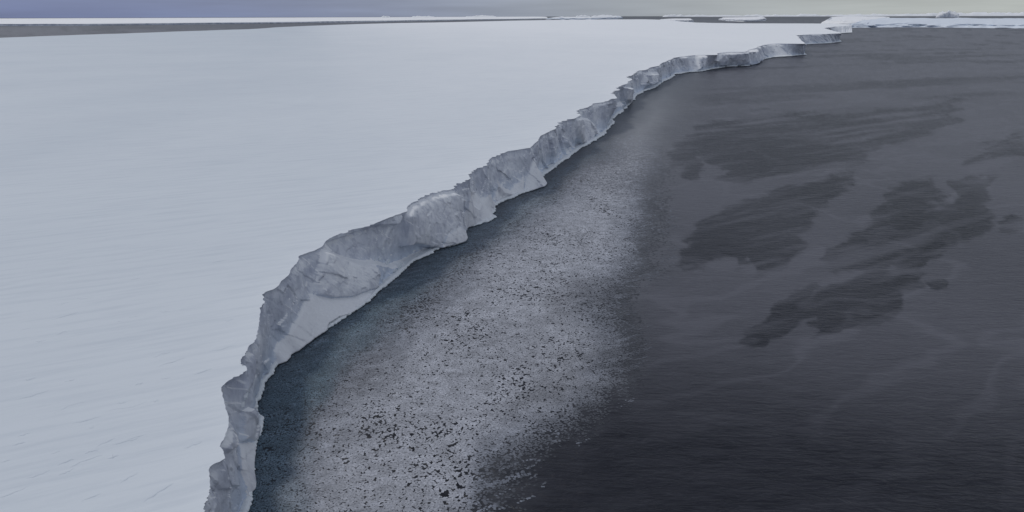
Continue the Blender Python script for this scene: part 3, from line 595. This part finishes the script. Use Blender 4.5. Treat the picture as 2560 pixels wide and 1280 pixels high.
LEADS = [z5w([(95,790),(170,720),(280,580),(500,540),(560,515),(900,500),(1250,520),(1700,480),(1880,440),(2250,400),(2280,410),(2090,460),(2120,480),(2060,530),(2090,575),(1900,660),(1700,735),(1560,745),(1550,790),(1400,860),(1150,890),(870,925),(700,975),(560,1015),(390,990),(420,930),(330,880),(290,840),(270,980),(230,990),(180,970),(160,900),(100,860)]),
 z6w([(95,600),(130,520),(200,470),(230,380),(330,340),(480,260),(640,200),(850,120),(1050,100),(1200,60),(1345,35),(1320,100),(1160,200),(1100,290),(1020,320),(1040,370),(990,430),(1020,490),(940,560),(860,660),(800,720),(610,740),(650,690),(600,600),(560,640),(470,670),(480,620),(380,580),(300,600),(120,625)]),
 z6w([(1420,290),(1500,240),(1540,140),(1650,80),(1900,35),(1910,45),(1830,140),(1930,170),(1800,240),(1730,330),(1960,230),(2000,150),(1990,90),(2100,75),(2280,100),(2250,210),(2130,230),(2220,330),(2120,450),(1880,515),(1850,570),(1700,650),(1540,640),(1400,720),(1240,740),(1050,740),(1000,745),(1090,650),(1150,540),(1280,410),(1420,330)]),
 z6w([(2160,480),(2220,430),(2240,380),(2330,310),(2390,320),(2453,380),(2400,450),(2300,485)]),
 z6w([(620,1150),(760,1000),(860,870),(1050,790),(1090,830),(1300,730),(1740,690),(1750,800),(1580,830),(1560,930),(1480,1040),(1350,1130),(1200,1170),(1000,1200),(1020,1000),(900,1080),(800,1190)]),
 z5w([(2130,850),(2260,820),(2310,790),(2270,750),(2420,690),(2500,620),(2600,580),(2600,800),(2400,820),(2300,810),(2150,860)]), z6w([(1770,740),(1860,720),(1870,800),(1800,790)])]
def cover_fields(P3):
    px = proj(P3); x, y = P3[..., 0], P3[..., 1]
    # ragged outlines: look the mask up at a shifted place
    wob = np.stack([fbm(x / 34, y / 70, None, 5, 101, 0.6), 0.5 * fbm(x / 34 + 40, y / 70, None, 5, 105, 0.6)], -1)
    sh = px + wob * np.clip(px[..., 1:] - 40, 10, 1000) * 0.11
    allm = soft(sh, PALL, 80); core = soft(sh, PCORE, 95)
    dk = np.zeros(x.shape)
    for d in DARKS: dk = np.maximum(dk, soft(sh, d, 40))
    return px, sh, allm, core, dk
# grease ice: thin skin with dark leads left open
rads = np.concatenate([H / np.tan(np.radians(np.concatenate([np.linspace(84, 57, 12), np.linspace(56, 0.9, 620)]))), [9000, 12000, 17000, 24000]]); angs = np.radians(np.concatenate([np.linspace(-100, -47, 20), np.linspace(-46, 46, 840), np.linspace(47, 100, 40)]))
Rg, Ag = np.meshgrid(rads, angs, indexing='ij'); FP = np.stack([Rg * np.sin(Ag), Rg * np.cos(Ag), np.full(Rg.shape, 0.03)], -1)
px, sh, allm, core, dk = cover_fields(FP)
x, y = FP[..., 0], FP[..., 1]
lead = np.zeros(x.shape)
for L in LEADS: lead = np.maximum(lead, soft(sh, L, 34))
ca, sa = math.cos(0.5), math.sin(0.5)
along, across = x * ca + y * sa, -x * sa + y * ca
lead = sstep(0.38, 0.64, lead + (0.50 * fbm(along / 70, across / 13, None, 6, 115, 0.68) + 0.16 * fbm(along / 12, across / 5, None, 3, 116, 0.7)) * np.clip(lead * 4, 0, 1))
streak = sstep(0.12, 0.42, fbm(along / 160, across / 16, None, 4, 111))
lead = lead * (1 - 0.85 * streak) * (1 - 0.5 * sstep(0.0, 0.5, fbm(along / 60, across / 7, None, 4, 113))) * 0.80
# thin horizontal wind streaks farther out
farw = sstep(330, 180, px[..., 1]) * (1 - allm); streak2 = sstep(0.05, 0.4, fbm(x / 420 + y / 900, (y - 0.35 * x) / 75, None, 5, 121))
near_dark = sstep(700, 1150, px[..., 1] + 0.10 * (1900 - px[..., 0]) + 60 * fbm(x / 60, y / 60, None, 3, 135)) ; big = fbm(x / 130, y / 170, None, 4, 131)
swirl = sstep(0.70, 0.98, 1 - np.abs(fbm(along / 75 + 0.8 * fbm(x / 50, y / 50, None, 3, 181), across / 22 + 0.8 * fbm(x / 40, y / 60, None, 3, 185), None, 3, 183)) * 1.6) - 0.25
cov_r = 0.76 * (1 - 0.92 * lead) * (1 - 0.65 * farw * streak2) * (1 - 0.80 * near_dark) + 0.20 * big * (1 - near_dark) + 0.22 * swirl * (1 - 0.7 * near_dark)
gap = sstep(1480, 1560, px[..., 0]) * sstep(700, 1000, px[..., 1])
farc = sstep(380, 680, Rg); cov_c = (0.04 + 0.50 * (1 - core) * (1 - 0.6 * dk) * (0.55 + 0.45 * sstep(1250, 900, px[..., 1])) * (0.75 + 0.6 * fbm(x / 9 + y / 20, y / 5 - x / 9, None, 4, 137))) * (1 - farc) + (0.55 + 0.40 * core) * farc
cover = np.clip(cov_r * (1 - allm) + cov_c * allm, 0, 1); cover[px[..., 1] < 72] *= 0.5
blue = soft(sh, [(560,1330),(640,1040),(690,930),(960,720),(1100,620),(1360,455),(1535,300),(1600,225),(1700,180),(1740,185),(1620,260),(1450,410),(1270,555),(1040,735),(890,880),(800,1050),(720,1330)], 45)
tint = np.array((0.097, 0.099, 0.118)) * (1 - allm[..., None]) + (np.array((0.13, 0.138, 0.155)) + 0.13 * core[..., None]) * allm[..., None]
bl_ = (0.8 - 0.35 * farc)[..., None] * blue[..., None]; tint = tint * (1 - bl_) + (np.array((0.06, 0.09, 0.11)) + 0.05 * farc[..., None]) * bl_
fc = grid_faces(*x.shape)[:, ::-1]
# no skin beneath the shelf
keep = (cover.reshape(-1)[fc].max(1) > 0.03) & (sdist(FP.reshape(-1, 3)[fc[:, 0]][:, :2], np.concatenate([smooth1(BB, 20)[::12], KW[::6], [(-2600, 200), (-1500, -400), (-300, -300)]])) < 6)
fc = fc[keep]; used, inv = np.unique(fc, return_inverse=True)
film = mesh_obj('grease_ice', FP.reshape(-1, 3)[used], inv.reshape(fc.shape), M_FILM, None, False, None, {'cover': ('POINT', cover.reshape(-1)[used]), 'tint': ('POINT', tint.reshape(-1, 3)[used])})
film['kind'] = 'stuff'; film['label'] = 'thin grey skin of grease ice on the sea with dark open leads'; film['category'] = 'sea ice'

# pancake ice: every pan a small raised polygon of its own
def pancakes(cell, rmin, rmax):
    hx, hy = cell, cell * 0.87
    gx, gy = np.meshgrid(np.arange(-95, 330, hx), np.arange(60, 760, hy)); gx = gx + (np.arange(gy.shape[0]) % 2)[:, None] * hx / 2
    c = np.stack([gx.ravel(), gy.ravel()], 1); c += rng.uniform(-.30, .30, c.shape) * cell
    r = np.hypot(c[:, 0], c[:, 1]); c = c[(r > rmin) & (r < rmax)]
    p, s_, am, co, dk_ = cover_fields(np.c_[c, np.full(len(c), 0.05)])
    near = blue_at(s_)
    clump = fbm(c[:, 0] / 9, c[:, 1] / 7, None, 4, 141)
    hole = 0.7 * vnoise(c[:, 0] / 0.95 + 0.15 * c[:, 1], c[:, 1] / 1.25, None, 151) + 0.6 * vnoise(c[:, 0] / 0.5, c[:, 1] / 0.65, None, 152)
    crack = vnoise(c[:, 0] / 0.6, c[:, 1] / 0.75, None, 153)
    lot = fbm(c[:, 0] / 20, c[:, 1] / 26, None, 4, 155)                     # where the gaps gather
    al_, ac_ = c[:, 0] * math.cos(0.5) + c[:, 1] * math.sin(0.5), -c[:, 0] * math.sin(0.5) + c[:, 1] * math.cos(0.5)
    trail = am * sstep(0.72, 0.95, 1 - np.abs(vnoise(al_ / 13 + 0.5 * vnoise(al_ / 5, ac_ / 5, None, 171), ac_ / 2.6, None, 172)))
    thin = rng.random(len(c)); k = (np.maximum(np.maximum(co, near), 0.5 * trail) * 0.8 + 0.2 * am > 0.06 + 0.62 * thin ** 1.5) & (np.hypot(c[:, 0], c[:, 1]) < 420 + 300 * thin)
    k &= (hole > -0.62 + 0.50 * lot - 0.25 * near + 0.10 * (1 - co) - 0.1 * clump) & (crack > -0.74 + 0.18 * lot) & (p[:, 0] > 500) & (p[:, 1] < 1330)
    return c[k], am[k], co[k], dk_[k], near[k]
BLUEP = [(560,1330),(640,1040),(690,930),(960,720),(1100,620),(1360,455),(1535,300),(1600,225),(1700,180),(1740,185),(1620,260),(1450,410),(1270,555),(1040,735),(890,880),(800,1050),(720,1330)]
blue_at = lambda s_: soft(s_, BLUEP, 45)
tiers = [(0.52, 80, 235), (0.70, 235, 380), (1.0, 380, 720)]; got = [pancakes(*t_) for t_ in tiers]
CELL = np.concatenate([np.full(len(g_[0]), t_[0]) for g_, t_ in zip(got, tiers)])
c, am, co, dk_, nr_ = (np.concatenate(q_) for q_ in zip(*got))
lim = np.concatenate([smooth1(BB, 6)[::6], [(-3000, 3000), (-3000, -400)]]); out = sdist(c, lim) < 0.0
c, am, co, dk_, nr_ = (q_[out] for q_ in (c, am, co, dk_, nr_)); CELL = CELL[out][:, None]
n = len(c); K = 7
th = np.linspace(0, 2 * np.pi, K, endpoint=False)[None] + rng.uniform(-.3, .3, (n, K)); rad_ = 0.70 * CELL * rng.uniform(0.70, 1.15, (n, K)) * rng.uniform(0.8, 1.15, (n, 1)) * (1 - 0.22 * nr_[:, None])
zf = 0.045 + rng.uniform(0, 0.05, n)
Pv = np.stack([c[:, :1] + rad_ * np.cos(th) * 1.15, c[:, 1:] + rad_ * np.sin(th), np.repeat(zf[:, None], K, 1)], -1)
tl = rng.uniform(0.84, 1.16, n) * (1 + 0.34 * fbm(c[:, 0] / 4, c[:, 1] / 3, None, 4, 161) + 0.20 * fbm(c[:, 0] / 40, c[:, 1] / 50, None, 3, 165))
al_, ac_ = c[:, 0] * ca + c[:, 1] * sa, -c[:, 0] * sa + c[:, 1] * ca
wisp = sstep(0.80, 0.97, 1 - np.abs(vnoise(al_ / 13 + 0.5 * vnoise(al_ / 5, ac_ / 5, None, 171), ac_ / 2.6, None, 172)))
lightness = (0.045 + 0.035 * am + 0.32 * co * am + 0.10 * wisp * (1 - co)) * (1 - 0.28 * dk_) * tl
colr = np.stack([lightness * (0.90 + 0.06 * co), lightness * (0.985 + 0.01 * co), lightness * (1.17 - 0.08 * co)], 1)
colr = colr * (1 - 0.6 * nr_[:, None]) + 0.6 * nr_[:, None] * (np.array((0.145, 0.225, 0.28)) + 0.10 * sstep(200, 420, np.hypot(c[:, 0], c[:, 1]))[:, None]) * tl[:, None]
pan = mesh_obj('pancake_ice', Pv.reshape(-1, 3), np.arange(n * K).reshape(n, K), M_FLOE, None, False, None, {'tint': ('FACE', colr)})
pan['kind'] = 'stuff'; pan['label'] = 'field of small grey pancake ice pans drifting beside the cliff'; pan['category'] = 'sea ice'
